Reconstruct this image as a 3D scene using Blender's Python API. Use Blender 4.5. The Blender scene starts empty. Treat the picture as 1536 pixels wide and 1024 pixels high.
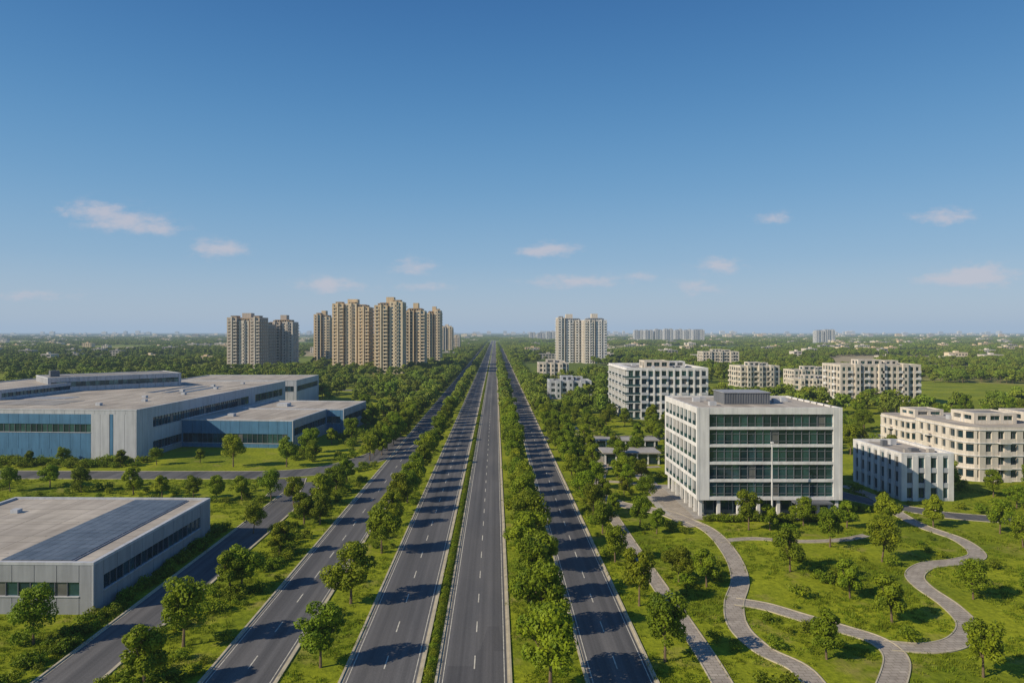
import bpy, math, random
import numpy as np
from mathutils import Vector, noise
random.seed(7); rng=np.random.default_rng(7)
scn=bpy.context.scene
H=36.0; F=1024.0; VX=743.0; VY=498.0
def P(x,y,z=0.0):
    """site survey: photo bearing -> metres on the plane of height z"""
    Y=(H-z)*F/(y-VY); return ((x-VX)/F*Y, Y)

# ------------------------------------------------------------------ materials
def newmat(name):
    m=bpy.data.materials.new(name); m.use_nodes=True
    nt=m.node_tree; b=nt.nodes['Principled BSDF']; return m,nt,b
def N(nt,t,**k):
    n=nt.nodes.new(t)
    for a,v in k.items(): setattr(n,a,v)
    return n
def noisecol(nt,scale,c1,c2,lo=0.35,hi=0.65,detail=6,coord='Object',stretch=None):
    tc=N(nt,'ShaderNodeTexCoord'); src=tc.outputs[coord]
    if stretch:
        mp=N(nt,'ShaderNodeMapping'); mp.inputs['Scale'].default_value=stretch
        nt.links.new(src,mp.inputs[0]); src=mp.outputs[0]
    n=N(nt,'ShaderNodeTexNoise'); n.inputs['Scale'].default_value=scale; n.inputs['Detail'].default_value=detail
    n.inputs['Roughness'].default_value=0.6
    nt.links.new(src,n.inputs['Vector'])
    r=N(nt,'ShaderNodeValToRGB'); r.color_ramp.elements[0].position=lo; r.color_ramp.elements[1].position=hi
    r.color_ramp.elements[0].color=(*c1,1); r.color_ramp.elements[1].color=(*c2,1)
    nt.links.new(n.outputs['Fac'],r.inputs[0]); return r.outputs[0],n.outputs['Fac'],src
def mix(nt,fac,a,b,mode='MIX'):
    m=N(nt,'ShaderNodeMix',data_type='RGBA',blend_type=mode)
    for s,v in ((m.inputs[0],fac),(m.inputs[6],a),(m.inputs[7],b)):
        if hasattr(v,'is_linked') or hasattr(v,'links'): nt.links.new(v,s)
        elif isinstance(v,(int,float)): s.default_value=v
        else: s.default_value=(*v,1)
    return m.outputs[2]
def wallmat(name,c,var=0.82,rough=0.75,streak=True,scale=0.25):
    m,nt,b=newmat(name)
    c2=tuple(x*var for x in c)
    col,f,_=noisecol(nt,scale,c2,c,0.3,0.62)
    if streak:
        col2,f2,_=noisecol(nt,1.0,tuple([0.82]*3),(1,1,1),0.35,0.6,4,'Object',(1.2,1.2,0.12))
        col=mix(nt,1.0,col,col2,'MULTIPLY')
    nt.links.new(col,b.inputs['Base Color']); b.inputs['Roughness'].default_value=rough
    b.inputs['Specular IOR Level'].default_value=0.25
    return m
def glassmat(name,c,rough=0.08,spec=0.6,metal=0.45):
    m,nt,b=newmat(name); col,f,_=noisecol(nt,0.4,tuple(x*0.6 for x in c),c)
    nt.links.new(col,b.inputs['Base Color']); b.inputs['Roughness'].default_value=rough
    b.inputs['Metallic'].default_value=metal
    b.inputs['Specular IOR Level'].default_value=spec; return m
M={}
M['white']=wallmat('white_render',(0.74,0.72,0.70))
M['offwhite']=wallmat('cream_render',(0.68,0.61,0.52))
M['tan']=wallmat('tan_render',(0.68,0.52,0.33),0.88)
M['tan2']=wallmat('sand_render',(0.76,0.63,0.45),0.88)
M['brown']=wallmat('brown_render',(0.43,0.30,0.18),0.8)
M['greybrown']=wallmat('greybrown_render',(0.54,0.45,0.37),0.85)
M['grey']=wallmat('grey_panel',(0.33,0.34,0.365),0.88)
M['lgrey']=wallmat('light_grey_panel',(0.49,0.50,0.525),0.9)
M['dgrey']=wallmat('dark_grey_metal',(0.16,0.17,0.19),0.8)
M['blue']=wallmat('blue_metal_panel',(0.085,0.205,0.34),0.85,0.45)
M['conc']=wallmat('concrete',(0.42,0.39,0.35),0.75)
M['kerb']=wallmat('kerb_concrete',(0.50,0.44,0.32),0.7,0.85,False,0.6)
M['pv']=glassmat('solar_panel_glass',(0.13,0.15,0.18),0.4,0.4,0.0)
M['g1']=glassmat('window_glass_dark',(0.04,0.09,0.115),.06,.8,.55)
M['g2']=glassmat('window_glass_teal',(0.085,0.19,0.23),0.08,.8,.6)
M['g3']=glassmat('window_glass_blind',(0.17,0.17,0.16),0.3,.5,.1)
def roofmat(name,c,pitch=(6.0,3.0)):
    m,nt,b=newmat(name)
    col,f,src=noisecol(nt,0.12,tuple(x*0.72 for x in c),c,0.3,0.7,8)
    br=N(nt,'ShaderNodeTexBrick'); br.offset=0.0
    br.inputs['Scale'].default_value=1; br.inputs['Brick Width'].default_value=pitch[0]; br.inputs['Row Height'].default_value=pitch[1]
    br.inputs['Mortar Size'].default_value=0.07
    br.inputs['Color1'].default_value=(1,1,1,1); br.inputs['Color2'].default_value=(.88,.88,.9,1); br.inputs['Mortar'].default_value=(.5,.5,.5,1)
    nt.links.new(src,br.inputs['Vector'])
    col=mix(nt,1.0,col,br.outputs[0],'MULTIPLY')
    s,f3,_=noisecol(nt,1.0,(.72,.71,.70),(1.05,1.05,1.05),0.35,0.62,5,'Object',(0.35,0.05,1))
    col=mix(nt,1.0,col,s,'MULTIPLY')
    nt.links.new(col,b.inputs['Base Color']); b.inputs['Roughness'].default_value=0.85
    b.inputs['Specular IOR Level'].default_value=0.2
    return m
M['roof']=roofmat('roof_membrane',(0.55,0.49,0.41))
M['roof2']=roofmat('roof_grey',(0.40,0.38,0.35),(4,4))
def asphalt(name,c=0.06):
    m,nt,b=newmat(name)
    a,f,_=noisecol(nt,0.06,(c*.8,c*.8,c*.84),(c*1.25,c*1.2,c*1.18),0.3,0.7,8,'Object',(3,0.4,1))
    g,f2,_=noisecol(nt,9,(.8,.8,.8),(1.15,1.15,1.15),0.3,0.7,3)
    s,f3,_=noisecol(nt,1.0,(.76,.76,.76),(1.2,1.19,1.17),0.35,0.65,3,'Object',(0.9,0.004,1))
    col=mix(nt,1.0,a,g,'MULTIPLY'); col=mix(nt,1.0,col,s,'MULTIPLY')
    tc=N(nt,'ShaderNodeTexCoord'); mp=N(nt,'ShaderNodeMapping'); mp.inputs['Scale'].default_value=(.27,.035,1); nt.links.new(tc.outputs['Object'],mp.inputs[0])
    vo=N(nt,'ShaderNodeTexVoronoi',distance='CHEBYCHEV'); vo.inputs['Scale'].default_value=1; nt.links.new(mp.outputs[0],vo.inputs['Vector'])
    sp=N(nt,'ShaderNodeSeparateColor'); nt.links.new(vo.outputs['Color'],sp.inputs[0])
    r=N(nt,'ShaderNodeValToRGB'); r.color_ramp.interpolation='CONSTANT'; r.color_ramp.elements[0].color=(1,1,1,1); r.color_ramp.elements[1].position=.86; r.color_ramp.elements[1].color=(.84,.84,.85,1)
    nt.links.new(sp.outputs[0],r.inputs[0]); col=mix(nt,1.0,col,r.outputs[0],'MULTIPLY')
    nt.links.new(col,b.inputs['Base Color']); b.inputs['Roughness'].default_value=0.85
    b.inputs['Specular IOR Level'].default_value=0.2
    return m
M['asph']=asphalt('asphalt',0.115)
M['paint']=wallmat('road_paint',(0.64,0.60,0.50),0.55,0.7,False,1.5)
def paving():
    m,nt,b=newmat('paving_stone')
    col,f,src=noisecol(nt,0.5,(0.32,0.27,0.22),(0.46,0.40,0.33),0.3,0.7,6)
    br=N(nt,'ShaderNodeTexBrick'); br.inputs['Scale'].default_value=1; br.inputs['Brick Width'].default_value=0.9; br.inputs['Row Height'].default_value=0.6
    br.inputs['Mortar Size'].default_value=0.04
    br.inputs['Color1'].default_value=(1,1,1,1); br.inputs['Color2'].default_value=(.8,.8,.8,1); br.inputs['Mortar'].default_value=(.55,.55,.5,1)
    nt.links.new(src,br.inputs['Vector']); col=mix(nt,1.0,col,br.outputs[0],'MULTIPLY')
    nt.links.new(col,b.inputs['Base Color']); b.inputs['Roughness'].default_value=0.85; return m
M['pave']=paving()
def groundmat():
    m,nt,b=newmat('grass_ground')
    a,f,src=noisecol(nt,0.055,(0.135,0.180,0.010),(0.285,0.315,0.016),0.35,0.62,8)
    g,f1,_=noisecol(nt,1.3,(.58,.62,.5),(1.2,1.17,1.15),0.3,0.68,8)
    col=mix(nt,1.0,a,g,'MULTIPLY')
    d,f2,_=noisecol(nt,0.17,(0,0,0),(.75,.75,.75),0.56,0.70,8)
    col=mix(nt,d,col,(0.29,0.24,0.07))
    mp=N(nt,'ShaderNodeMapping'); mp.inputs['Scale'].default_value=(0.0035,0.0016,1); nt.links.new(src,mp.inputs[0])
    vo=N(nt,'ShaderNodeTexVoronoi'); vo.inputs['Scale'].default_value=1; nt.links.new(mp.outputs[0],vo.inputs['Vector'])
    rp=N(nt,'ShaderNodeValToRGB'); sp=N(nt,'ShaderNodeSeparateColor'); nt.links.new(vo.outputs['Color'],sp.inputs[0]); nt.links.new(sp.outputs[0],rp.inputs[0])
    rp.color_ramp.interpolation='CONSTANT'
    e=rp.color_ramp.elements; e[0].color=(0.095,0.135,0.025,1); e[1].position=0.4; e[1].color=(0.16,0.20,0.03,1)
    q=e.new(0.68); q.color=(0.25,0.24,0.08,1); q=e.new(0.86); q.color=(0.34,0.28,0.17,1)
    sx=N(nt,'ShaderNodeSeparateXYZ'); nt.links.new(src,sx.inputs[0])
    mr=N(nt,'ShaderNodeMapRange'); mr.inputs[1].default_value=350; mr.inputs[2].default_value=800; nt.links.new(sx.outputs['Y'],mr.inputs[0])
    col=mix(nt,mr.outputs[0],col,rp.outputs[0])
    nt.links.new(col,b.inputs['Base Color']); b.inputs['Roughness'].default_value=0.95
    b.inputs['Specular IOR Level'].default_value=0.1
    bp=N(nt,'ShaderNodeBump'); bp.inputs['Strength'].default_value=0.7; bp.inputs['Distance'].default_value=0.25
    nt.links.new(f1,bp.inputs['Height']); nt.links.new(bp.outputs[0],b.inputs['Normal'])
    return m
M['ground']=groundmat()
def leafmat(name,c1,c2,trans=0.3):
    m,nt,b=newmat(name)
    col,f,_=noisecol(nt,0.9,c1,c2,0.35,0.65,4)
    oi=N(nt,'ShaderNodeObjectInfo'); mr=N(nt,'ShaderNodeMapRange')
    mr.inputs[3].default_value=0.75; mr.inputs[4].default_value=1.2; nt.links.new(oi.outputs['Random'],mr.inputs[0])
    hs=N(nt,'ShaderNodeHueSaturation'); nt.links.new(mr.outputs[0],hs.inputs['Value']); nt.links.new(col,hs.inputs['Color'])
    m2=N(nt,'ShaderNodeMapRange'); m2.inputs[3].default_value=0.48; m2.inputs[4].default_value=0.515
    ml=N(nt,'ShaderNodeMath',operation='MULTIPLY'); ml.inputs[1].default_value=7.31; fr=N(nt,'ShaderNodeMath',operation='FRACT')
    nt.links.new(oi.outputs['Random'],ml.inputs[0]); nt.links.new(ml.outputs[0],fr.inputs[0]); nt.links.new(fr.outputs[0],m2.inputs[0]); nt.links.new(m2.outputs[0],hs.inputs['Hue'])
    nt.links.new(hs.outputs[0],b.inputs['Base Color']); b.inputs['Roughness'].default_value=0.6
    b.inputs['Specular IOR Level'].default_value=0.2
    if trans>0:
        t=N(nt,'ShaderNodeBsdfTranslucent'); nt.links.new(hs.outputs[0],t.inputs['Color'])
        ms=N(nt,'ShaderNodeMixShader'); ms.inputs[0].default_value=trans
        nt.links.new(b.outputs[0],ms.inputs[1]); nt.links.new(t.outputs[0],ms.inputs[2])
        nt.links.new(ms.outputs[0],nt.nodes['Material Output'].inputs['Surface'])
    return m
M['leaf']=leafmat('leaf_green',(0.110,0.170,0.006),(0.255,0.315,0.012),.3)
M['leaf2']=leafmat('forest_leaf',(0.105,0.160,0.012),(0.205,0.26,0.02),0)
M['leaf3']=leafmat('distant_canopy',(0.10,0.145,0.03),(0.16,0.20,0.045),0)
M['bark']=wallmat('bark',(0.19,0.135,0.085),0.6,0.9,False,2)

# ------------------------------------------------------------------ mesh builder
class MB:
    def __init__(s): s.v=[]; s.f=[]; s.m=[]; s.mats=[]
    def mi(s,k):
        if k not in s.mats: s.mats.append(k)
        return s.mats.index(k)
    def hexa(s,c,k,bottom=True):
        b=len(s.v); s.v+=c; i=s.mi(k)
        fs=[(4,5,6,7),(0,1,5,4),(1,2,6,5),(2,3,7,6),(3,0,4,7)]
        if bottom: fs.append((3,2,1,0))
        for f in fs: s.f.append(tuple(b+q for q in f)); s.m.append(i)
    def box(s,x0,y0,z0,x1,y1,z1,k): s.hexa([(x0,y0,z0),(x1,y0,z0),(x1,y1,z0),(x0,y1,z0),(x0,y0,z1),(x1,y0,z1),(x1,y1,z1),(x0,y1,z1)],k)
    def quad(s,a,b,c,d,k):
        n=len(s.v); s.v+=[a,b,c,d]; s.f.append((n,n+1,n+2,n+3)); s.m.append(s.mi(k))
    def build(s,name,loc=(0,0,0),rot=0):
        me=bpy.data.meshes.new(name); me.from_pydata(s.v,[],s.f)
        for k in s.mats: me.materials.append(M[k])
        me.polygons.foreach_set('material_index',s.m); me.update()
        o=bpy.data.objects.new(name,me); o.location=loc; o.rotation_euler[2]=rot
        scn.collection.objects.link(o); return o
class Face:
    """a vertical facade: origin p, direction t, outward n"""
    def __init__(s,mb,p,t): s.mb=mb; s.p=p; s.t=t; s.n=(t[1],-t[0])
    def pt(s,u,d,z): return (s.p[0]+s.t[0]*u+s.n[0]*d, s.p[1]+s.t[1]*u+s.n[1]*d, z)
    def box(s,u0,u1,d0,d1,z0,z1,k):
        s.mb.hexa([s.pt(u0,d1,z0),s.pt(u1,d1,z0),s.pt(u1,d0,z0),s.pt(u0,d0,z0),s.pt(u0,d1,z1),s.pt(u1,d1,z1),s.pt(u1,d0,z1),s.pt(u0,d0,z1)],k)
    def pane(s,u0,u1,d,z0,z1,k): s.mb.quad(s.pt(u0,d,z0),s.pt(u1,d,z0),s.pt(u1,d,z1),s.pt(u0,d,z1),k)
def faces4(mb,x,y,w,d):
    return [(Face(mb,(x,y),(1,0)),w),(Face(mb,(x+w,y),(0,1)),d),(Face(mb,(x+w,y+d),(-1,0)),w),(Face(mb,(x,y+d),(0,-1)),d)]
def glasspick(p3=0.15):
    r=random.random(); return 'g3' if r<p3 else ('g2' if r<0.5 else 'g1')
def parapet(mb,x,y,w,d,z,h,t,k,th=0.3):
    a=t+0.05
    mb.box(x-a,y-a,z,x+w+a,y-a+th+a,z+h,k); mb.box(x-a,y+d-th,z,x+w+a,y+d+a,z+h,k)
    mb.box(x-a,y+th,z,x-a+th+a,y+d-th,z+h,k); mb.box(x+w-th,y+th,z,x+w+a,y+d-th,z+h,k)
def block(mb,x,y,w,d,z0,nf,fh,wall,bay=3.2,pier=0.9,sill=0.9,head=0.4,t=0.3,par=0.9,roof='roof2',balc=(),balmat=None,gh=0,corner=None,pane=True,spmat=None,p3=0.15,pp=.03):
    Ht=z0+gh+nf*fh
    mb.box(x,y,z0,x+w,y+d,Ht,'g1')
    spmat=spmat or wall
    for fi,(fc,L) in enumerate(faces4(mb,x,y,w,d)):
        nb=max(1,round(L/bay)); bw=L/nb
        if gh: fc.box(0,L,0,t,z0+gh-0.6,z0+gh+sill,spmat)
        for f in range(nf):
            zb=z0+gh+f*fh
            if f>0 or not gh: fc.box(0,L,0,t,zb-(head if f else 0),zb+sill,spmat)
            if pane:
                for i in range(nb):
                    fc.pane(i*bw+pier/2,(i+1)*bw-pier/2,0.04,zb+sill,zb+fh-head,glasspick(p3))
                    if pier>0 and bw>2: fc.box((i+.5)*bw-.04,(i+.5)*bw+.04,0.02,0.12,zb+sill,zb+fh-head,'dgrey')
            if balc and fi in (0,1,3):
                for i in range(nb):
                    if (i%balc[1])==balc[0]:
                        fc.box(i*bw+.2,(i+1)*bw-.2,t-.05,t+1.2,zb-.12,zb+.1,balmat or wall)
                        fc.box(i*bw+.2,(i+1)*bw-.2,t+1.1,t+1.2,zb+.1,zb+1.05,balmat or wall)
        fc.box(0,L,0,t,Ht-head,Ht,spmat)
        for i in range(1,nb):
            fc.box(i*bw-pier/2,i*bw+pier/2,0,t+pp,z0,Ht-0.01,wall)
    c=corner or pier*0.7
    for cx,cy in ((x-t-.04,y-t-.04),(x+w-c,y-t-.04),(x-t-.04,y+d-c),(x+w-c,y+d-c)):
        mb.box(cx,cy,z0,cx+c+t+.04,cy+c+t+.04,Ht-0.005,wall)
    mb.quad((x-t,y-t,Ht+.02),(x+w+t,y-t,Ht+.02),(x+w+t,y+d+t,Ht+.02),(x-t,y+d+t,Ht+.02),roof)
    if par: parapet(mb,x,y,w,d,Ht,par,t,wall)
    return Ht
def roofkit(mb,x,y,w,d,z,n=6,mat='lgrey'):
    for i in range(n):
        a=x+random.uniform(.1,.85)*w; b=y+random.uniform(.1,.85)*d; s=random.uniform(.8,2.0)
        mb.box(a,b,z,a+s,b+s*.8,z+random.uniform(.6,1.4),random.choice([mat,'dgrey','conc']))
FOOT=[]   # footprints used to keep vegetation out
def foot(ox,oy,rot,x0,y0,x1,y1,m=2.5): FOOT.append((ox,oy,math.cos(rot),math.sin(rot),x0-m,y0-m,x1+m,y1+m))

# ------------------------------------------------------------------ ground & roads
def spaced(a,b,n,p): return [a*((i/n)**p) for i in range(n,0,-1)]+[0]+[b*((i/n)**p) for i in range(1,n+1)]
xs=spaced(-32000,32000,24,3); ys=spaced(-2000,40000,24,3)
mb=MB()
for y in ys:
    for x in xs: mb.v.append((x,y,0))
mb.mi('ground'); nx=len(xs)
for j in range(len(ys)-1):
    for i in range(nx-1): mb.f.append((j*nx+i,j*nx+i+1,(j+1)*nx+i+1,(j+1)*nx+i)); mb.m.append(0)
mb.build('ground')
YF=2900
def road_strip(name,x0,x1,y0,y1,dash=True,kerbs=True,edges=True):
    mb=MB(); seg=[y0]
    while seg[-1]<y1: seg.append(min(y1,seg[-1]*1.35+20))
    for a,b in zip(seg,seg[1:]):
        mb.quad((x0,a,.03),(x1,a,.03),(x1,b,.03),(x0,b,.03),'asph')
        if kerbs:
            for k0,k1 in ((x0-.25,x0),(x1,x1+.25)): mb.box(k0,a,-.05,k1,b,.15,'kerb')
            for k0,k1 in ((x0,x0+.25),(x1-.25,x1)): mb.quad((k0,a,.036),(k1,a,.036),(k1,b,.036),(k0,b,.036),'kerb')
        if edges:
            for c in (x0+.55,x1-.55): mb.quad((c-.05,a,.04),(c+.05,a,.04),(c+.05,b,.04),(c-.05,b,.04),'paint')
    if dash:
        c=(x0+x1)/2; y=y0+3
        while y<min(y1,1500):
            mb.quad((c-.07,y,.04),(c+.07,y,.04),(c+.07,y+3,.04),(c-.07,y+3,.04),'paint'); y+=9
    return mb.build(name)
road_strip('road',-6.0,1.5,-20,YF)
road_strip('road',-15.9,-7.9,-20,YF)
road_strip('road',-30.3,-22.6,-20,1500)
road_strip('road',9.5,16.6,-20,1500)
road_strip('service_road',-47.4,-40.8,-20,164,dash=False,edges=False)
PATHS=[]
def catmull(pts,n=10):
    out=[]; q=[pts[0]]+list(pts)+[pts[-1]]
    for i in range(1,len(q)-2):
        p0,p1,p2,p3=[Vector(a) for a in q[i-1:i+3]]
        for k in range(n):
            t=k/n; out.append(0.5*((2*p1)+(p2-p0)*t+(2*p0-5*p1+4*p2-p3)*t*t+(3*p1-p0-3*p2+p3)*t**3))
    out.append(Vector(q[-1])); return out
def ribbon(name,pts,w,k,z,kerb=None,n=10,kw=.2):
    c=catmull(pts,n); mb=MB(); PATHS.append((c,w/2))
    L=[]
    for i,p in enumerate(c):
        t=(c[min(i+1,len(c)-1)]-c[max(i-1,0)]); t=t.normalized() if t.length>1e-6 else Vector((0,1)); L.append(Vector((-t.y,t.x)))
    def off(i,d): q=c[i]+L[i]*d; return (q.x,q.y)
    for i in range(len(c)-1):
        a,b,d,e=off(i,-w/2),off(i+1,-w/2),off(i+1,w/2),off(i,w/2)
        mb.quad((*a,z),(*b,z),(*d,z),(*e,z),k)
        if kerb:
            for s in (-1,1):
                i0,i1=s*w/2,s*(w/2+kw)
                if s<0: i0,i1=i1,i0
                q=[off(i,i0),off(i+1,i0),off(i+1,i1),off(i,i1)]
                mb.hexa([(*r,-.05) for r in q]+[(*r,z+.07) for r in q],kerb)
    return mb.build(name)
ribbon('cross_road',[(-260,176),(-180,174),(-120,172.5),(-75,172),(-55,173),(-43,180),(-35,196),(-31,215),(-29.5,235)],9,'asph',.022,'kerb',8,.3)
ribbon('side_road',[(-47,150),(-48,158),(-50,168)],6.5,'asph',.026,'kerb',4,.25)
ribbon('side_road',[(16,232),(60,234),(110,236),(200,240),(300,250)],7,'asph',.022,'kerb',6,.3)
ribbon('side_road',[(-33,420),(-120,424),(-300,430)],8,'asph',.022,'kerb',6,.3)
ribbon('side_road',[(72,236),(73,190),(74,165),(77,150),(85,138),(98,131),(150,120)],5.0,'asph',.03,'kerb',8,.2)
def path(pts,w=2.7,z=.05): return ribbon('footpath',[P(*p) for p in pts],w,'pave',z,'kerb',12,.14)
path([(1092,1040),(1060,985),(1000,895),(950,822),(915,768),(888,728)],2.0,.05)
path([(1000,768),(1060,793),(1094,828),(1110,868),(1101,905),(1108,940),(1145,975),(1200,1003),(1235,1045)],2.3,.054)
path([(1103,902),(1150,910),(1200,925),(1262,943),(1318,962),(1345,990),(1330,1045)],2.4,.058)
path([(1332,968),(1395,972),(1438,962),(1452,938),(1425,908),(1385,880),(1372,862),(1392,848),(1440,842),(1466,832),(1440,810),(1385,790),(1352,773),(1310,745),(1265,728)],2.3,.062)
path([(1078,812),(1130,808),(1200,812),(1260,810),(1300,803)],1.3,.066)
path([(896,742),(930,756),(1000,770),(1045,790)],3.6,.078)
path([(860,640),(880,665),(905,690),(900,720),(892,740)],2.0,.082)
path([(898,700),(940,702),(990,700)],1.6,.086)
path([(905,722),(950,725),(995,735)],1.6,.09)
mb=MB(); mb.box(34.5,131,-.05,69,161,.12,'pave'); mb.box(34.9,160.9,-.05,38.4,176,.115,'pave')
for i in range(4): mb.box(33.1+i*.35,134,-.05,33.45+i*.35,150,.03+.025*i,'conc')
mb.build('paved_plaza')
PLAZA=(33,129,71.0,163)

# ------------------------------------------------------------------ buildings
mb=MB(); W=27.3; D=24; fh=3.4; g0=3.7
mb.box(1.4,1.4,.1,W-1.4,D-1.4,g0,'g1')
Ht=g0+5*fh
mb.box(0,0,g0-.35,W,D,Ht+.2,'g1')
for fi,(fc,L) in enumerate(faces4(mb,0,0,W,D)):
    glassy=(fi in (0,2))
    nb=7; bw=L/nb
    for i in range(nb+1): fc.box(max(0,i*bw-.3),min(L,i*bw+.3),-.62,-.02,.1,g0-.36,'white')
    for i in range(int(L/1.5)): fc.box(i*1.5+.2,i*1.5+.28,-1.4,-1.3,.3,g0-.4,'dgrey')
    if glassy:
        m0,m1=1.9,1.2
        fc.box(0,m0,0,.5,g0-.4,Ht+.6,'white'); fc.box(L-m1,L,0,.5,g0-.4,Ht+.6,'white')
        for f in range(6):
            z=g0+f*fh
            if f==5: fc.box(m0,L-m1,0,.47,z-.7,z+.6,'white')
            else: fc.box(m0,L-m1,0,.47,z-(.4 if f==0 else .28),z+.24,'white')
            if f<5:
                n=16; w=(L-m0-m1)/n
                for i in range(n):
                    fc.pane(m0+i*w,m0+(i+1)*w,.05,z+.24,z+fh-.28,glasspick(.05))
                    fc.box(m0+i*w-.035,m0+i*w+.035,.03,.2,z+.24,z+fh-.28,'dgrey')
                fc.box(m0,L-m1,.04,.16,z+2.2,z+2.28,'dgrey'); fc.box(m0,L-m1,.04,.16,z+.8,z+.86,'dgrey')
    else:
        n=8; w=L/n
        for i in range(n+1): fc.box(max(0,i*w-.22),min(L,i*w+.22),0,.52,g0-.4,Ht+.6,'white')
        for f in range(6):
            z=g0+f*fh
            fc.box(.22,L-.22,0,.46,z-.35 if f<5 else z-.6,z+(.4 if f<5 else .6),'white')
            if f<5:
                for i in range(n):
                    fc.pane(i*w+.22,(i+1)*w-.22,.05,z+.4,z+fh-.35,glasspick(.15))
                    fc.box(i*w+w/2-.04,i*w+w/2+.04,.03,.14,z+.4,z+fh-.35,'white')
                    fc.box(i*w+.22,(i+1)*w-.22,.4,.44,z+.4,z+1.2,'g2')
for cx,cy in ((-.53,-.53),(W,-.53),(-.53,D),(W,D)): mb.box(cx,cy,g0-.41,cx+.53,cy+.53,Ht+.61,'white')
mb.quad((0,0,Ht+.25),(W,0,Ht+.25),(W,D,Ht+.25),(0,D,Ht+.25),'roof')
mb.box(8,9,Ht+.2,17.5,16,Ht+2.6,'dgrey'); mb.box(7.8,8.8,Ht+2.6,17.7,16.2,Ht+2.75,'grey')
for i in range(18): mb.box(8+i*.53,8.93,Ht+.5,8.2+i*.53,9.02,Ht+2.4,'dgrey')
for a in ((3,14),(5,16),(19.5,12),(22,14),(20,18),(4,6)): mb.box(a[0],a[1],Ht+.25,a[0]+1.4,a[1]+1.1,Ht+1.1,'lgrey')
mb.box(-1.2,-1.5,-.02,W+.6,D+1,.1+.04,'conc')
mb.box(18,-2.6,2.9,25,.5,3.2,'dgrey')
mb.build('office_building',(39.8,133.5,0)); foot(39.8,133.5,0,0,0,W,D)
mb=MB()
for i in range(5):
    r=.19-.02*i; z=i*3.0
    n=len(mb.v)
    for zz,rr in ((z,r),(z+3.0,r-.02)):
        for k in range(10): mb.v.append((rr*math.cos(k*.6283),rr*math.sin(k*.6283),zz))
    for k in range(10): mb.f.append((n+k,n+(k+1)%10,n+10+(k+1)%10,n+10+k)); mb.m.append(mb.mi('white'))
mb.box(-.6,-.6,0,.6,.6,.5,'conc'); mb.box(-.28,-.28,.5,.28,.28,.7,'dgrey'); mb.box(-.22,-.22,15,.22,.22,15.3,'white')
mb.build('mast_pole',(52.3,129.0,0))
def midrise(name,loc,rot,w,d,nf,fh,wall,bay=3.0,pier=.9,pent=True,**k):
    mb=MB(); h=block(mb,0,0,w,d,0,nf,fh,wall,bay=bay,pier=pier,pp=.2,**k)
    if pent:
        block(mb,w*.3,d*.3,w*.28,d*.35,h,1,2.8,wall,bay=4,pier=1.2,par=.3)
        block(mb,w*.66,d*.4,w*.16,d*.3,h,1,2.4,wall,bay=4,pier=1.2,par=.2)
        fc=Face(mb,(0,0),(1,0))
        for u in (.2,.5,.8): fc.box(w*u-1.3,w*u+1.3,.3,1.5,0,h+1.3,wall)
        for u in (.2,.5,.8):
            for f in range(nf): fc.box(w*u-.5,w*u+.5,1.5,1.53,f*fh+.9,f*fh+fh-.6,'g1')
    roofkit(mb,0,0,w,d,h,8); foot(loc[0],loc[1],rot,0,0,w,d)
    return mb.build(name,(loc[0],loc[1],0),rot)
mb=MB(); h=block(mb,0,0,33,44,0,6,3.4,'white',bay=2.75,pier=.7,balc=(2,3),balmat='lgrey',sill=.6,pp=.35,p3=.08)
for f in range(7): mb.box(-1.0,-.7,f*3.4-.12 if f else 0.02,5.5,44.3,f*3.4+.1,'white')
for f in range(6): mb.box(-.95,-.66,f*3.4+.11,5.3,-.6,f*3.4+.9,'g2'); mb.box(-.98,-.64,f*3.4+.11,-.93,44.2,f*3.4+.9,'g2')
block(mb,10,12,10,10,h,1,3,'offwhite',par=.3); block(mb,22,20,7,8,h,1,2.5,'white',par=.2); roofkit(mb,0,0,33,44,h,10)
mb.build('apartment_block',(54.5,282,0)); foot(54.5,282,0,0,0,33,44)
mb=MB(); h=block(mb,0,0,10.5,19,0,3,3.2,'white',bay=2.6,pier=1.2,sill=.6,head=.4,par=.6,roof='roof',pp=.15,spmat='lgrey'); roofkit(mb,0,0,10,18,h,5)
mb.build('small_office_building',(87,146,0)); foot(87,146,0,0,0,10.5,19)
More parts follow.
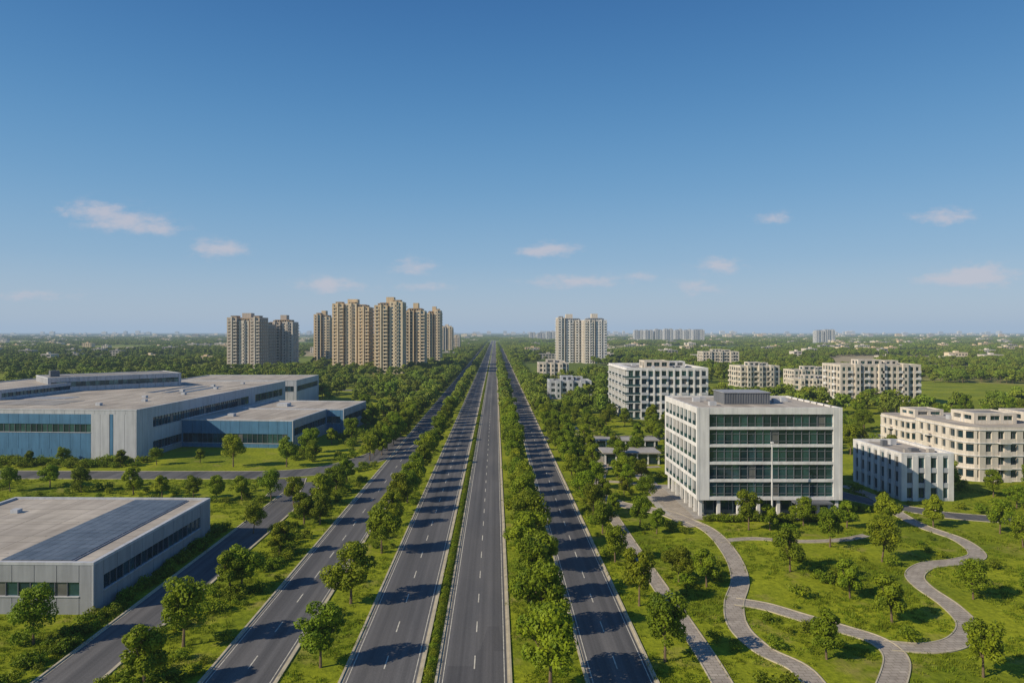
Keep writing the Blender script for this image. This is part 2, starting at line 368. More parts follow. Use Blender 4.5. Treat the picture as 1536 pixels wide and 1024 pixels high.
def rounded_block(mb,x,y,w,d,nf,fh,r,wall):
    pts=[]
    for cx,cy,a0 in ((x+w-r,y+r,-90),(x+w-r,y+d-r,0),(x+r,y+d-r,90),(x+r,y+r,180)):
        for k in range(9): a=math.radians(a0+k*11.25); pts.append((cx+r*math.cos(a),cy+r*math.sin(a)))
    Hh=nf*fh
    def ring(off,z0,z1,k,cap=False):
        q=[]
        n=len(pts)
        for i,p in enumerate(pts):
            a=Vector(pts[i-1]); b=Vector(pts[(i+1)%n]); t=(b-a).normalized(); q.append((p[0]+t.y*off,p[1]-t.x*off))
        s=len(mb.v)
        for zz in (z0,z1):
            for p in q: mb.v.append((*p,zz))
        for i in range(n): mb.f.append((s+i,s+(i+1)%n,s+n+(i+1)%n,s+n+i)); mb.m.append(mb.mi(k))
        mb.f.append(tuple(s+n+i for i in range(n))); mb.m.append(mb.mi(cap or k))
        mb.f.append(tuple(s+n-1-i for i in range(n))); mb.m.append(mb.mi(k))
    ring(0,0,Hh,'g1')
    for f in range(nf+1):
        z=f*fh; ring(.35,z-.4 if f else 0,z+(.95 if f<nf else .7),wall,'roof' if f==nf else False)
        ring(.6,z-.12 if f else .02,z+.05,'white')
    n=len(pts)
    for i in range(n):
        a=Vector(pts[i]); b=Vector(pts[(i+1)%n]); L=(b-a).length
        t=(b-a).normalized(); fc=Face(mb,(a.x,a.y),(t.x,t.y))
        if L>3:
            m=round(L/3.0)
            for k in range(m):
                fc.box(k*L/m-.75,k*L/m+.75,0,.42,0,Hh-.05,wall)
                fc.box((k+.5)*L/m-.05,(k+.5)*L/m+.05,0,.15,0,Hh-.05,'dgrey')
                if k%4==1:
                    for f in range(nf): fc.box(k*L/m+.5,(k+1)*L/m+.2,.3,1.5,f*fh-.1 if f else .03,f*fh+.08,'white'); fc.box(k*L/m+.5,(k+1)*L/m+.2,1.42,1.5,f*fh+.08,f*fh+1,wall)
        elif i%3==0: fc.box(-.3,.3,0,.42,0,Hh-.05,wall)
    return Hh
mb=MB(); h=rounded_block(mb,0,0,34,22,4,3.1,3.5,'offwhite'); block(mb,6,6,10,8,h+.7,1,2.4,'offwhite',par=.3); block(mb,20,8,8,8,h+.7,1,2.4,'offwhite',par=.3); roofkit(mb,2,2,30,18,h+.7,8)
mb.build('terrace_apartments',(114,165,0)); foot(114,165,0,0,0,34,22)
mb=MB(); h=rounded_block(mb,0,0,26,18,3,3.1,3,'offwhite'); block(mb,4,5,8,7,h+.7,1,2.2,'offwhite',par=.3); roofkit(mb,2,2,22,14,h+.7,8)
mb.build('terrace_apartments',(124,203,0)); foot(124,203,0,0,0,26,18)
mb=MB(); h=rounded_block(mb,0,0,40,18,3,3.1,3,'offwhite'); block(mb,10,5,8,7,h+.7,1,2.2,'offwhite',par=.3); roofkit(mb,2,2,36,14,h+.7,8)
mb.build('terrace_apartments',(160,205,0)); foot(160,205,0,0,0,40,18)
midrise('apartment_block',(170,336),0,39,18,6,3.2,'offwhite',bay=2.8,pier=1.0,balc=(1,3),balmat='white')
midrise('apartment_block',(160,445),.1,26,16,4,3.3,'offwhite',balc=(0,3))
midrise('low_apartment_block',(186,425),-.1,24,14,2,3.1,'offwhite',balc=(1,3))
midrise('low_apartment_block',(206,470),.1,30,14,3,3.1,'offwhite',balc=(1,3))
midrise('apartment_block',(210,690),0,36,18,5,3.1,'offwhite',balc=(1,3))
midrise('low_apartment_block',(29.5,368),0,22,16,3,3.0,'lgrey')
midrise('low_apartment_block',(32,500),0,20,16,4,3.2,'offwhite')
midrise('low_apartment_block',(44,560),0,16,16,3,3.2,'offwhite')
mb=MB(); mb.box(0,0,0,14,7,3.0,'g1'); mb.box(-.8,-.8,3,15,8,3.35,'conc')
for i in range(6): mb.box(i*2.9-.2,-.2,0,i*2.9+.2,.2,3,'white')
mb.box(-6,3,0,0,3.4,1.6,'conc'); mb.build('garden_pavilion',(30,186,0)); foot(30,186,0,-5,0,14,7,1)
mb=MB(); mb.box(0,0,0,22,6,2.6,'g1'); mb.box(-.5,-.5,2.6,22.5,6.5,2.9,'conc')
for i in range(8): mb.box(i*3-.2,-.25,0,i*3+.2,.2,2.6,'white')
mb.build('garden_pavilion',(28,210,0)); foot(28,210,0,0,0,22,6,1)

# --- halls
def hall_face(fc,L,Hh,rows,t=.25):
    for (z0,z1,u0,u1,kind,k) in rows:
        if kind=='p':
            n=max(1,round((u1-u0)/3.0)); w=(u1-u0)/n
            for i in range(n): fc.box(u0+i*w+.04,u0+(i+1)*w-.04,0,t,z0,z1,k)
        else:
            n=max(1,round((u1-u0)/1.6)); w=(u1-u0)/n
            for i in range(n):
                fc.pane(u0+i*w,u0+(i+1)*w,.04,z0,z1,glasspick(.08)); fc.box(u0+i*w-.05,u0+i*w+.05,0,.17,z0,z1,'dgrey')
            fc.box(u0,u1,.02,.34,z0-.12,z0,'lgrey')
def rows_band(L,Hh,bands,m0,m1,k,kc):
    R=[(0,Hh,0,m0,'p',kc),(0,Hh,L-m1,L,'p',kc)]; z=0
    for a,b in bands: R.append((z,a-.12,m0,L-m1,'p',k)); R.append((a,b,m0,L-m1,'w','g1')); z=b
    R.append((z,Hh,m0,L-m1,'p',k)); return R
def hall(mb,x,y,w,d,z0,Hh,south,east,k='grey',roof='roof',pk='lgrey'):
    mb.box(x,y,z0,x+w,y+d,Hh-.02,'dgrey')
    fs=faces4(mb,x,y,w,d)
    for i,(fc,L) in enumerate(fs):
        r=(south if i==0 else east if i==1 else None) or [(z0,Hh,0,L,'p',k)]
        r=[(max(a,z0+.0),b,c,d2,e,f) for a,b,c,d2,e,f in r if b>z0]
        hall_face(fc,L,Hh,r)
    for cx,cy in ((x-.26,y-.26),(x+w,y-.26),(x-.26,y+d),(x+w,y+d)): mb.box(cx,cy,z0,cx+.26,cy+.26,Hh-.03,pk)
    mb.quad((x,y,Hh+.02),(x+w,y,Hh+.02),(x+w,y+d,Hh+.02),(x,y+d,Hh+.02),roof)
    parapet(mb,x,y,w,d,Hh,.35,.25,pk,.25)
mb=MB(); w,d,h=34.5,33.5,6.3
hall(mb,0,0,w,d,0,h,rows_band(w,h,[(2.3,4.1)],1,1.6,'grey','grey'),rows_band(d,h,[(2.4,4.3)],2,3.5,'grey','grey'))
for i in range(7):
    for j in range(19): mb.box(22+i*1.32,.9+j*1.67,h+.18,22+i*1.32+1.26,.9+j*1.67+1.58,h+.26,'pv')
mb.box(21.9,.8,h+.03,31.4,32.7,h+.17,'grey')
for j in range(4): mb.box(3,4+j*7.5,h+.02,20.5,4.12+j*7.5,h+.07,'conc')
mb.box(6,24,h,7.2,25.2,h+.6,'lgrey'); mb.box(12,9,h,13.2,10.4,h+.5,'conc')
mb.build('warehouse',(-86,88,0),-.02); foot(-86,88,0,0,0,w,d,1.5)
rot=-.0625; w,d,h=95,112,14; c,s=math.cos(rot),math.sin(rot)
ox,oy=-100.5-w*c,191-w*s
mb=MB()
south=[(0,h-1,w-13,w-7.6,'p','lgrey'),(0,h-1,w-7.5,w-6.6,'p','blue'),(0,h-1,w-6.5,w,'p','lgrey'),(h-1,h,0,w,'p','lgrey'),
 (0,1.6,0,w-13,'p','blue'),(1.72,3.2,0,w-42,'w','g1'),(1.6,3.2,w-42,w-13,'p','blue'),(3.2,7.7,0,w-13,'p','blue'),(7.9,10.2,0,w-13,'w','g1'),(10.2,h-1,0,w-13,'p','blue')]
east=[(0,3.0,0,8,'p','lgrey'),(3.0,h,0,8,'p','lgrey'),(0,1.5,8,d,'p','grey'),(1.7,4.2,8,48,'w','g1'),(4.2,8.2,8,d,'p','lgrey'),(1.5,4.2,48,d,'p','grey'),(8.4,11.2,8,74,'w','g1'),(8.2,11.2,74,80,'p','lgrey'),(8.4,11.2,80,d-3,'w','g1'),(8.2,11.2,d-3,d,'p','lgrey'),(11.2,h,8,d,'p','lgrey')]
hall(mb,0,0,w,d,0,h,south,east,'grey')
for j in range(9): mb.box(50,8+j*11,h+.02,w-6,8.2+j*11,h+.12,'conc')
for j in range(3): mb.box(w-30+j*6,55,h+.03,w-27+j*6,85,h+.1,'pv')
mb.box(20,30,h+.03,52,38,h+.12,'grey'); mb.box(40,12,h+.03,62,26,h+.09,'roof2')
for j in range(8): mb.box(w-20+(j%2)*7,12+j*12,h,w-18.6+(j%2)*7,13.4+j*12,h+.8,'lgrey')
mb.build('factory',(ox,oy,0),rot); foot(ox,oy,rot,0,0,w,d)
mb=MB(); hall(mb,0,0,46,22,13.7,19,rows_band(46,19,[(15.8,17.6)],.8,.8,'lgrey','lgrey'),None,'grey')
mb.box(.3,.3,19.03,45.7,21.7,19.2,'roof2'); mb.box(2,8,19.2,5,11,21.5,'dgrey')
mb.build('factory_upper_hall',(-163,249,0),.75)
mb=MB(); hall(mb,0,0,30,60,13.7,17,rows_band(30,17,[(14.9,16.2)],.8,.8,'lgrey','lgrey'),rows_band(60,17,[(14.9,16.2)],.8,.8,'lgrey','lgrey'),'grey')
mb.build('factory_upper_hall',(-190,222,0),rot)
mb=MB(); h=8.3
hall(mb,0,0,36,31,0,h,rows_band(36,h,[(1.4,4.3)],.5,1.5,'blue','blue'),rows_band(31,h,[(3.6,6.0)],1,1,'grey','blue'),'grey')
hall(mb,4,31.8,38,28,0,h,rows_band(38,h,[(3.6,6.0)],1,1,'blue','blue'),rows_band(28,h,[(3.6,6.0)],1,1,'grey','grey'),'grey')
for j in range(4): mb.box(24,5+j*6,h+.03,33,5.15+j*6,h+.12,'conc')
mb.box(10,10,h,12,12,h+.9,'lgrey'); mb.box(14,40,h,18,44,h+1.2,'lgrey')
mb.build('factory_annex',(-63-36*math.cos(.09),212+36*math.sin(.09),0),-.09); foot(-99,215,-.09,0,0,42,60)
mb=MB(); hall(mb,0,0,58,40,0,13,rows_band(58,13,[(8,10.5)],1,1,'lgrey','lgrey'),rows_band(40,13,[(8,10.5)],1,1,'lgrey','lgrey'),'grey')
mb.build('factory_store',(-152,322,0)); foot(-152,322,0,0,0,58,40)

# --- residential towers
def tower(name,px0,px1,ytop,ybase,walls,depth=22,nw=3,fh=3.05,crown=True,rot=0.0,stepback=1.6,balm=None):
    Y=H*F/(ybase-VY); X0=(px0-VX)/F*Y; X1=(px1-VX)/F*Y; Wd=X1-X0
    Ht=(ybase-ytop)/(ybase-VY)*H; nf=int((Ht-4)/fh)
    mb=MB(); gap=2.2; ww=(Wd-gap*(nw-1))/nw
    block(mb,ww*.4,3.4,Wd-ww*.8,depth-6.4,0,nf,fh,walls[1],bay=2.4,pier=.8,t=.2,par=.4,pane=False)
    for i in range(nw):
        x=i*(ww+gap); k=walls[0] if i%2==0 else walls[2]; dn=int(random.choice([0,0,1])); off=(0 if i%2==0 else stepback)
        nn=nf-dn
        block(mb,x,off,ww,depth-2*off,0,nn,fh,k,bay=ww/max(2,round(ww/3.2)),pier=1.35,sill=1.15,head=.35,t=.3,par=1.2,balc=(i%2,2),balmat=balm or walls[2],pp=.55,corner=1.3)
        fc=Face(mb,(x,off),(1,0)); fc.box(ww*.5-.6,ww*.5+.6,.3,1.5,0,nn*fh+1.8,walls[2])
        fc=Face(mb,(x,depth-off),(0,-1)); fc.box(depth*.3,depth*.3+1.1,.3,1.3,0,nn*fh+1.4,walls[2])
        hh=nn*fh
        mb.box(x+ww*.2,off+4,hh,x+ww*.8,depth*.6,hh+2.6,walls[1]); mb.box(x+ww*.15,off+3.7,hh+2.6,x+ww*.85,depth*.62,hh+2.9,k)
    if crown: mb.box(Wd*.36,depth*.35,nf*fh,Wd*.64,depth*.75,nf*fh+5.5,walls[0])
    foot(X0,Y,rot,0,0,Wd,depth,4)
    return mb.build(name,(X0,Y,0),rot)
tan=('tan','brown','tan2'); gb=('greybrown','brown','offwhite'); wt=('offwhite','grey','white')
tower('residential_tower',499,553,449,557,tan,24,3)
tower('residential_tower',562,603,445,561,tan,26,2)
tower('residential_tower',608,636,452,556,tan,24,2)
tower('residential_tower',640,660,461,549,tan,24,2)
tower('residential_tower',471,494,466,546,tan,24,2)
tower('residential_tower',661,678,485,533,('offwhite','tan','tan2'),26,2)
tower('residential_tower',679,689,497.5,527,('offwhite','tan','tan2'),26,1,crown=False)
tower('residential_tower',341,389,470,555,gb,24,3)
tower('residential_tower',392,402,475,551,gb,24,1,crown=False)
tower('residential_tower',405,438,474,549,gb,24,2)
tower('residential_tower',837,873,472,544,wt,24,3)
tower('residential_tower',877,910,470,545,wt,24,2)
for a,b,t,bs in ((952,966,494,511),(968,980,493,512),(983,994,492,512),(997,1010,491.5,513),(1013,1024,492,512),(1026,1038,492,511),(1040,1057,491.5,513),(1225,1236,493,514),(1238,1253,492.5,514),(795,803,497,509),(820,834,496,511),(806,818,497,510)):
    tower('distant_tower',a,b,t,bs,('lgrey','grey','white'),26,2,crown=False)

# distant low-rise town as one mesh
mb=MB()
for i in range(1250):
    Y=10**random.uniform(2.9,4.05); X=random.uniform(-.9,.9)*Y
    if abs(X+8)<55: continue
    if Y<2200 and random.random()<.55: continue
    if Y<1200 and any(abs(X-q[0])<60 and abs(Y-q[1])<70 for q in FOOT): continue
    w=random.uniform(10,26)*(1+Y/9000); d=random.uniform(10,18); hh=random.choice([6,6,7,9,9]); k=random.choice(['offwhite','conc','offwhite','tan2','conc','tan'])
    if Y>3800: hh=random.choice([9,12,12,15,18,24])
    mb.box(X,Y,0,X+w,Y+d,hh,k); mb.box(X-.3,Y-.3,hh,X+w+.3,Y+d+.3,hh+.7,k)
    if Y<4000:
        for f in range(int(hh/3)):
            n=int(w/4)
            for j in range(n): mb.box(X+j*w/n+.9,Y-.1,f*3+1,X+(j+1)*w/n-.9,Y+.1,f*3+2.5,'g1')
    mb.box(X+w*.4,Y+3,hh,X+w*.6,Y+8,hh+2.8,k)
    if Y<2200: foot(X,Y,0,0,0,w,d,3)
for cx,n in ((-2300,12),(-4600,10),(-700,10),(500,26),(2300,14),(4200,16),(6000,10),(-6500,10),(1300,14)):
    for i in range(n):
        Y=random.uniform(7200,9500); X=cx+random.gauss(0,420); w=random.uniform(22,60); hh=random.uniform(24,54)
        k=random.choice(['white','lgrey','offwhite','lgrey']); mb.box(X,Y,0,X+w,Y+30,hh,k); mb.box(X+w*.3,Y+5,hh,X+w*.6,Y+20,hh+5,k)
        for f in range(int(hh/6)): mb.box(X+2,Y-.3,f*6+2,X+w-2,Y,f*6+4,'grey')
mb.build('distant_town')

# ------------------------------------------------------------------ vegetation
def leafmesh(name,centres,radii,n,size,trunk=None,flat=1.0,mat='leaf'):
    centres=np.array(centres); radii=np.array(radii); pr=radii**2/np.sum(radii**2)
    idx=rng.choice(len(centres),n,p=pr)
    d=rng.normal(size=(n,3)); d/=np.linalg.norm(d,axis=1)[:,None]
    r=radii[idx]*(0.55+0.5*rng.random(n)**.6)
    pos=centres[idx]+d*r[:,None]*np.array([1,1,flat])
    nrm=d*1.0+rng.normal(size=(n,3))*.5+np.array([0,0,.3]); nrm/=np.linalg.norm(nrm,axis=1)[:,None]
    a=np.cross(nrm,rng.normal(size=(n,3))); a/=np.linalg.norm(a,axis=1)[:,None]; b=np.cross(nrm,a)
    s=size*(0.6+0.8*rng.random(n))[:,None]
    V=np.stack([pos-a*s,pos+b*s*.6,pos+a*s,pos-b*s*.6],1).reshape(-1,3)
    verts=V.tolist(); faces=[(4*i,4*i+1,4*i+2,4*i+3) for i in range(n)]; mi=[0]*n
    if trunk:
        for (p0,p1,r0,r1) in trunk:
            p0,p1=Vector(p0),Vector(p1); t=(p1-p0).normalized(); u=t.orthogonal().normalized(); w=t.cross(u); k0=len(verts)
            for pp,rr in ((p0,r0),(p1,r1)):
                for k in range(7):
                    q=pp+(u*math.cos(k*.8976)+w*math.sin(k*.8976))*rr; verts.append(tuple(q))
            for k in range(7): faces.append((k0+k,k0+(k+1)%7,k0+7+(k+1)%7,k0+7+k)); mi.append(1)
    me=bpy.data.meshes.new(name); me.from_pydata(verts,[],faces); me.materials.append(M[mat]); me.materials.append(M['bark'])
    me.polygons.foreach_set('material_index',mi); me.update(); return me
def treemesh(name,seed,h,cw,n,size,mat='leaf',nl=18):
    R=random.Random(seed); th=h*.26; cz=h*.60; C=[];Rd=[];T=[]
    lean=(R.uniform(-.2,.2),R.uniform(-.2,.2))
    T.append(((0,0,-.1),(lean[0]*.5,lean[1]*.5,th*.6),.19,.15)); T.append(((lean[0]*.5,lean[1]*.5,th*.6),(lean[0],lean[1],th*1.25),.15,.11)); T.append(((lean[0],lean[1],th*1.25),(lean[0],lean[1],h*.75),.11,.04))
    for i in range(nl):
        a=i*2.4+R.uniform(-.5,.5); e=R.uniform(-.8,1.0); rr=cw*math.sqrt(max(.05,1-e*e*.8))*R.uniform(.3,.85)
        z=cz+e*h*.31
        p=(lean[0]+rr*math.cos(a),lean[1]+rr*math.sin(a),z); C.append(p); Rd.append(cw*R.uniform(.24,.42))
        if i%2==0:
            zz=R.uniform(th*.9,h*.55); m=((p[0]*.5),(p[1]*.5),(zz+z)/2+.1)
            T.append(((lean[0],lean[1],zz),m,.07,.045)); T.append((m,p,.045,.015))
    return leafmesh(name,C,Rd,n,size,T,.85,mat)
near=[treemesh('tree_mesh_%d'%i,i+11,7.5*[1,.92,1.08,.85,1.0,1.12][i],2.85*[1,1.08,.9,.85,1.1,.95][i],5600,.165,'leaf',[24,20,26,18,28,24][i]) for i in range(6)]
midm=[treemesh('forest_tree_mesh_%d'%i,i+51,8.0,3.9,1000,.42,'leaf2',14) for i in range(4)]
def clump(name,seed,R0,hh,nl,n,size,mat):
    R=random.Random(seed); C=[];Rd=[]
    for i in range(nl):
        a=R.uniform(0,6.28); r=R0*math.sqrt(R.random()); C.append((r*math.cos(a),r*math.sin(a),hh*R.uniform(.35,.7))); Rd.append(hh*R.uniform(.3,.55))
    return leafmesh(name,C,Rd,n,size,None,.8,mat)
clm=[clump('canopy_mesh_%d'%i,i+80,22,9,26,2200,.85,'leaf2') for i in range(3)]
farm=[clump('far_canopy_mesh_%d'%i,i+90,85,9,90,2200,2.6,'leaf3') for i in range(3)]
bush=[clump('bush_mesh_%d'%i,i+120,.55,1.0,6,360,.095,'leaf') for i in range(2)]
tuft=[]
for q in range(2):
    vs=[];fs=[]
    for i in range(22):
        a=random.uniform(0,6.28); r=random.uniform(0,.45); x,y=r*math.cos(a),r*math.sin(a); b=random.uniform(0,6.28); hgt=random.uniform(.1,.28); k=len(vs)
        vs+=[(x-.035*math.cos(b),y-.035*math.sin(b),0),(x+.035*math.cos(b),y+.035*math.sin(b),0),(x+random.uniform(-.1,.1),y+random.uniform(-.1,.1),hgt)]; fs.append((k,k+1,k+2))
    me=bpy.data.meshes.new('grass_tuft_mesh'); me.from_pydata(vs,[],fs); me.materials.append(M['leaf']); tuft.append(me)

ROADX=((-48.3,-40.0),(-31.2,-22.0),(-16.6,-5.3),(.8,2.2),(8.8,17.3))
grid={}
for c,hw in PATHS:
    for i in range(len(c)-1):
        L=(c[i+1]-c[i]).length; n=max(1,int(L/1.5))
        for k in range(n): q=c[i].lerp(c[i+1],k/n); grid.setdefault((int(q.x//8),int(q.y//8)),[]).append((q.x,q.y,hw))
def blocked(x,y,m=1.0,roads=True):
    if roads:
        for a,b in ROADX:
            if a-m+.7<x<b+m-.7:
                if a==-48.3 and y>166: continue
                return True
        if -7<x<1.5: return True
    gx,gy=int(x//8),int(y//8)
    for i in (-1,0,1):
        for j in (-1,0,1):
            for (px,py,hw) in grid.get((gx+i,gy+j),()):
                if (px-x)**2+(py-y)**2<(hw+m)**2: return True
    if PLAZA[0]-m*.5<x<PLAZA[2]+m*.5 and PLAZA[1]-m*.5<y<PLAZA[3]+m*.5: return True
    for ox,oy,c,s,x0,y0,x1,y1 in FOOT:
        dx,dy=x-ox,y-oy
        if abs(dx)>150 or abs(dy)>150: continue
        u=dx*c+dy*s; v=-dx*s+dy*c
        if x0<u<x1 and y0<v<y1: return True
    return False
placed=[]
def tree(x,y,s=1.0,name='street_tree',k=None):
    o=bpy.data.objects.new(name,near[random.randrange(6) if k is None else k]); s*=random.uniform(.88,1.14)
    o.location=(x,y,0); o.scale=(s*random.uniform(.92,1.08),s*random.uniform(.92,1.08),s*random.uniform(.92,1.1)); o.rotation_euler[2]=random.uniform(0,6.28)
    scn.collection.objects.link(o); placed.append((x,y))
def far_enough(x,y,d): return all((x-a)**2+(y-b)**2>d*d for a,b in placed)
YI=300
def row(X,ys,jit=.6,s=1.0,name='street_tree'):
    for y in ys: tree(X+random.uniform(-jit,jit),y+random.uniform(-.8,.8),s,name)
def seq(a,b,st):
    o=[];y=a
    while y<b: o.append(y); y+=st*random.uniform(.85,1.15)
    return o
row(-18.8,[74,91,111]+seq(126,YI,9.5),.4)
row(5.2,[68,81,92]+seq(103,170,9)+seq(174,YI,8),.4,1.1)
row(18.9,[74,90,107]+seq(122,YI,12),.4,.88)
row(22.5,seq(132,YI,12),1.2,.8)
row(-35.5,[69,95,111,128]+seq(142,166,10)+seq(192,YI,8),1.0)
row(-32.8,seq(200,YI,9),.6,.9)
for x,y in ((480,787),(440,757),(407,752),(363,750),(325,750),(290,748),(243,746),(200,742),(122,738),(75,731),(15,737),(380,800)): tree(*P(x,y),.78)
for x,y in ((45,697),(75,728),(180,699),(235,697),(300,694)): tree(*P(x,y),.72)
for x,y in ((350,700),(430,700)): tree(*P(x,y),1.2)
for x,y in ((50,966),(275,969),(345,890)): tree(*P(x,y),.98)
for x,y in ((1060,880),(1018,872),(1155,795),(1123,795),(1185,857),(1275,897),(1338,933),(1323,842),(1460,898),(1475,1015),(1535,822),(1400,790),(1357,765),(1455,775),(1525,762),(1240,988),(1205,788),(1270,792),(1330,790),(1245,820),(985,800),(1500,800),(1490,745),(1600,860),(1560,930),(1640,1000),(960,790),(1570,790),(1650,880)):
    a,b=P(x,y)
    if not blocked(a,b,.3,False): tree(a,b,.80,'park_tree')
def scatter(x0,x1,y0,y1,n,s,dmin,name,m=2.0,cl=None):
    for i in range(n):
        x=random.uniform(x0,x1); y=random.uniform(y0,y1)
        if abs(x)>.80*y+10: continue
        if cl and noise.noise(Vector((x*cl,y*cl,3)))<-.05: continue
        if blocked(x,y,m) or not far_enough(x,y,dmin): continue
        tree(x,y,s*random.uniform(.75,1.15),name)
scatter(19,37,135,300,150,.82,4.6,'garden_tree',1.6)
scatter(37,72,163,300,170,.88,5,'garden_tree',2,.04)
scatter(72,240,150,300,330,.92,6,'garden_tree',2,.03)
scatter(-60,-32,188,300,95,.95,6,'garden_tree',2,.04)
scatter(-230,-100,181,191,10,.65,7,'garden_tree')
scatter(25,75,75,130,8,.55,9,'park_tree',1.5)

def instancer(name,meshes,pts,partname):
    root=bpy.data.objects.new(name,None); scn.collection.objects.link(root)
    for k,me0 in enumerate(meshes):
        sub=pts[k::len(meshes)]
        if not sub: continue
        V=[];Fc=[]
        for (x,y,z,s) in sub:
            a=random.uniform(0,6.283); r=s*math.sqrt(.5); n=len(V)
            for q in range(4): V.append((x+r*math.cos(a+q*1.5708),y+r*math.sin(a+q*1.5708),z))
            Fc.append((n,n+1,n+2,n+3))
        me=bpy.data.meshes.new(name+'_points'); me.from_pydata(V,[],Fc)
        o=bpy.data.objects.new(partname+'_spread',me); scn.collection.objects.link(o); o.parent=root
        o.instance_type='FACES'; o.use_instance_faces_scale=True; o.instance_faces_scale=1.0
        o.show_instancer_for_render=False; o.show_instancer_for_viewport=False
        c=bpy.data.objects.new(partname,me0); scn.collection.objects.link(c); c.parent=o
    return root
pts=[]
for X in (-19.3,5.4,19.2,-33,-36,23):
    y=YI+3
    while y<2000: pts.append((X+random.uniform(-.8,.8),y,0,random.uniform(.8,1.0))); y+=random.uniform(7,10)
for i in range(13500):
    Y=math.sqrt(random.uniform(290**2,1250**2)); X=random.uniform(-.84,.84)*Y
    if -33<X<19: continue
    nz=noise.noise(Vector((X*.006,Y*.006,1)))+.5*noise.noise(Vector((X*.02,Y*.02,5)))
    if nz<-.13: continue
    if blocked(X,Y,2.5): continue
    pts.append((X,Y,0,random.uniform(.6,1.2)))
instancer('woodland_trees',midm,pts,'woodland_tree')
pts=[]
for i in range(8500):
    Y=math.sqrt(random.uniform(1200**2,4200**2)); X=random.uniform(-.84,.84)*Y
    if -42<X-0<36 and Y<2950: continue
    if noise.noise(Vector((X*.0022,Y*.0022,2)))+.4*noise.noise(Vector((X*.008,Y*.008,2)))<-.11: continue
    if blocked(X,Y,18,Y<2900): continue
    pts.append((X,Y,0,random.uniform(.6,1.1)))
for X in (-46,32):
    y=1500
    while y<4200: pts.append((X,y,0,.7)); y+=18
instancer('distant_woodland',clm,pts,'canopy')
pts=[]
for i in range(7500):
    Y=math.sqrt(random.uniform(4000**2,19000**2)); X=random.uniform(-.84,.84)*Y
    if noise.noise(Vector((X*.0006,Y*.0006,2)))+.4*noise.noise(Vector((X*.002,Y*.002,2)))<-.10: continue
    pts.append((X,Y,0,random.uniform(.7,1.2)))
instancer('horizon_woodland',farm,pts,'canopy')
pts=[]
y=45
while y<700: pts.append((-6.95+random.uniform(-.12,.12),y,0,random.uniform(.5,.72))); y+=.6 if y<300 else 1.2
def shr(x0,x1,y0,y1,n,s0,s1,m=.6,thr=-.05,fq=.09):
    for i in range(n):
        x=random.uniform(x0,x1); y=random.uniform(y0,y1)
        if abs(x)>.82*y+5 or noise.noise(Vector((x*fq,y*fq,9)))<thr or blocked(x,y,m): continue
        pts.append((x,y,0,random.uniform(s0,s1)))
shr(-40,-31.5,50,300,450,.6,1.7,.5); shr(-51,-48.4,60,125,150,.7,1.5,.2,-1); shr(-120,-48,50,87,160,.7,1.6); shr(-160,-49,123,164,220,.8,1.8)
shr(-200,-95,181,191,260,.9,2.2,.8,-1); shr(-60,-32,182,300,300,.9,2.4); shr(17.5,36,55,300,420,.5,1.5); shr(26,110,60,150,420,.6,1.9,.5,.1)
shr(2.4,8.6,50,300,160,.5,1.3); shr(-22,-16.7,50,300,110,.5,1.2); shr(36,220,150,300,900,1.0,2.8)
for i in range(80): pts.append((40+random.uniform(0,28),130.0+random.uniform(-.5,.7),.05,random.uniform(.9,1.4)))
instancer('shrub_beds',bush,pts,'shrub')
pts=[]
for i in range(26000):
    Y=random.uniform(60,170)**1.0; X=random.uniform(-.78,.78)*Y
    if blocked(X,Y,.25): continue
    if noise.noise(Vector((X*.12,Y*.12,4)))<random.uniform(-.3,.2): continue
    pts.append((X,Y,0,random.uniform(.8,1.7)))
instancer('grass_tufts',tuft,pts,'grass')

# ------------------------------------------------------------------ atmosphere, light, sky
def lin(r,g,b): return tuple(((q/255+.055)/1.055)**2.4 for q in (r,g,b))
# haze slab: even absorption plus a self-glow standing in for scattered daylight
m=bpy.data.materials.new('haze_glow'); m.use_nodes=True; nt=m.node_tree; nt.nodes.remove(nt.nodes['Principled BSDF'])
ab=N(nt,'ShaderNodeVolumeAbsorption'); ab.inputs['Color'].default_value=(0,0,0,1); ab.inputs['Density'].default_value=1/11500
em=N(nt,'ShaderNodeEmission'); em.inputs['Color'].default_value=(*lin(160,180,202),1); em.inputs['Strength'].default_value=1/11500
ad=N(nt,'ShaderNodeAddShader'); nt.links.new(ab.outputs[0],ad.inputs[0]); nt.links.new(em.outputs[0],ad.inputs[1]); nt.links.new(ad.outputs[0],nt.nodes['Material Output'].inputs['Volume'])
M['haze']=m
mb=MB(); mb.box(-34000,-3000,-30,34000,42000,260,'haze'); mb.build('sky_haze_layer')

EL=math.radians(32); AZ=math.atan2(-.91,-.41)
sd=Vector((math.sin(AZ)*math.cos(EL),math.cos(AZ)*math.cos(EL),math.sin(EL)))
L=bpy.data.lights.new('sun','SUN'); L.energy=5.0; L.angle=math.radians(.5); L.color=(1,.88,.68)
lo=bpy.data.objects.new('sun',L); lo.rotation_euler=(-sd).to_track_quat('-Z','Y').to_euler(); scn.collection.objects.link(lo)
w=bpy.data.worlds.new('World'); scn.world=w; w.use_nodes=True; nt=w.node_tree; bg=nt.nodes['Background']
sky=N(nt,'ShaderNodeTexSky'); sky.sky_type='NISHITA'; sky.sun_disc=False; sky.sun_elevation=EL; sky.sun_rotation=AZ%(2*math.pi)
sky.altitude=0; sky.air_density=1.0; sky.dust_density=0.6; sky.ozone_density=2.0
tc=N(nt,'ShaderNodeTexCoord'); sp=N(nt,'ShaderNodeSeparateXYZ'); nt.links.new(tc.outputs['Generated'],sp.inputs[0])
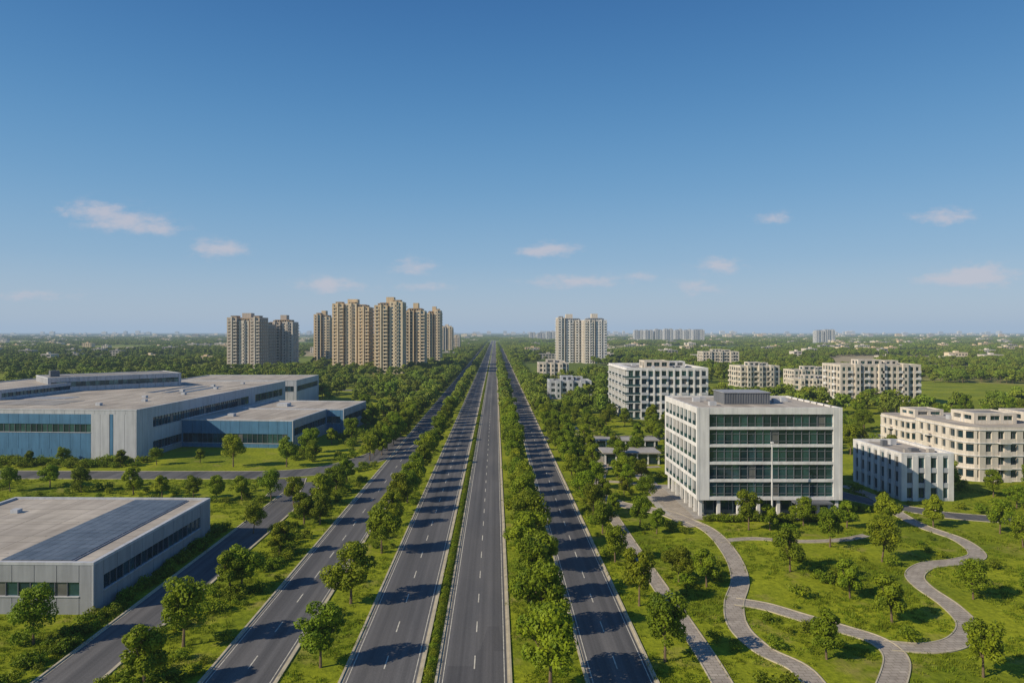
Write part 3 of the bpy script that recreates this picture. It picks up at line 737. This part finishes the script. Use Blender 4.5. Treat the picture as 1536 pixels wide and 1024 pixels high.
def mth(op,a,b=None,c=None):
    n=N(nt,'ShaderNodeMath',operation=op)
    for i,v in enumerate((a,b,c)):
        if v is None: continue
        if isinstance(v,(int,float)): n.inputs[i].default_value=v
        else: nt.links.new(v,n.inputs[i])
    return n.outputs[0]
rp=N(nt,'ShaderNodeValToRGB'); nt.links.new(mth('MAXIMUM',sp.outputs[2],0),rp.inputs[0]); rp.color_ramp.interpolation='B_SPLINE'
E=rp.color_ramp.elements; E[0].position=0; E[0].color=(*lin(178,191,206),1); E[1].position=.8; E[1].color=(*lin(22,78,145),1)
for p,cc in ((.045,(164,187,209)),(.10,(136,176,209)),(.20,(100,157,202)),(.32,(66,131,187)),(.45,(38,103,165))):
    e=E.new(p); e.color=(*lin(*cc),1)
vs=N(nt,'ShaderNodeVectorMath',operation='SCALE'); nt.links.new(rp.outputs[0],vs.inputs[0]); vs.inputs['Scale'].default_value=10.0
base=mix(nt,.85,sky.outputs[0],vs.outputs[0])
yc=mth('MAXIMUM',sp.outputs[1],.02)
u=mth('DIVIDE',sp.outputs[0],yc); v=mth('DIVIDE',sp.outputs[2],yc)
tot=None
for (px,py,sx,sy,am) in ((140,316,46,15,1),(195,334,56,15,1),(240,346,36,8,.6),(322,373,36,13,1.1),(358,371,18,8,.7),(832,374,38,11,1),(800,378,26,7,.7),(1080,397,32,11,1.1),(495,427,50,11,1.1),(620,400,32,12,.9),(1415,325,42,13,.95),(1472,411,50,16,1.15),(1430,418,60,10,.9),(858,422,65,10,.95),(1158,328,28,11,.7),(1048,432,34,12,.8),(960,416,36,7,.6),(640,430,50,8,.65),(40,443,80,8,.7)):
    a=mth('MULTIPLY',mth('SUBTRACT',u,(px-VX)/F),F/sx); b=mth('MULTIPLY',mth('SUBTRACT',v,(VY-py)/F),F/sy)
    r=mth('ADD',mth('MULTIPLY',a,a),mth('MULTIPLY',b,b)); e=mth('MULTIPLY',mth('EXPONENT',mth('MULTIPLY',r,-1.0)),am)
    tot=e if tot is None else mth('ADD',tot,e)
cb=N(nt,'ShaderNodeCombineXYZ'); nt.links.new(u,cb.inputs[0]); nt.links.new(mth('MULTIPLY',v,2.2),cb.inputs[1])
nz=N(nt,'ShaderNodeTexNoise'); nz.inputs['Scale'].default_value=34; nz.inputs['Detail'].default_value=10; nz.inputs['Roughness'].default_value=.62; nt.links.new(cb.outputs[0],nz.inputs['Vector'])
dn=mth('ADD',tot,mth('MULTIPLY',mth('SUBTRACT',nz.outputs['Fac'],.5),2.3))
mr=N(nt,'ShaderNodeMapRange',interpolation_type='SMOOTHSTEP'); mr.inputs[1].default_value=.05; mr.inputs[2].default_value=1.3; nt.links.new(dn,mr.inputs[0])
fac=mth('MULTIPLY',mth('MULTIPLY',mr.outputs[0],.6),mth('MINIMUM',mth('MULTIPLY',tot,3),1))
cl=mix(nt,fac,base,(6.6,5.8,6.0))
nt.links.new(cl,bg.inputs['Color']); bg.inputs['Strength'].default_value=.10

cam=bpy.data.cameras.new('camera'); co=bpy.data.objects.new('camera',cam); scn.collection.objects.link(co)
co.location=(0,0,H); co.rotation_euler=(math.radians(90),0,0); cam.lens=24; cam.sensor_width=36
cam.shift_x=(768-VX)/1536; cam.shift_y=-(512-VY)/1536; cam.clip_end=60000; cam.clip_start=.5
scn.camera=co
scn.view_settings.view_transform='Standard'; scn.view_settings.look='None'; scn.view_settings.exposure=0
print('trees',len(placed))
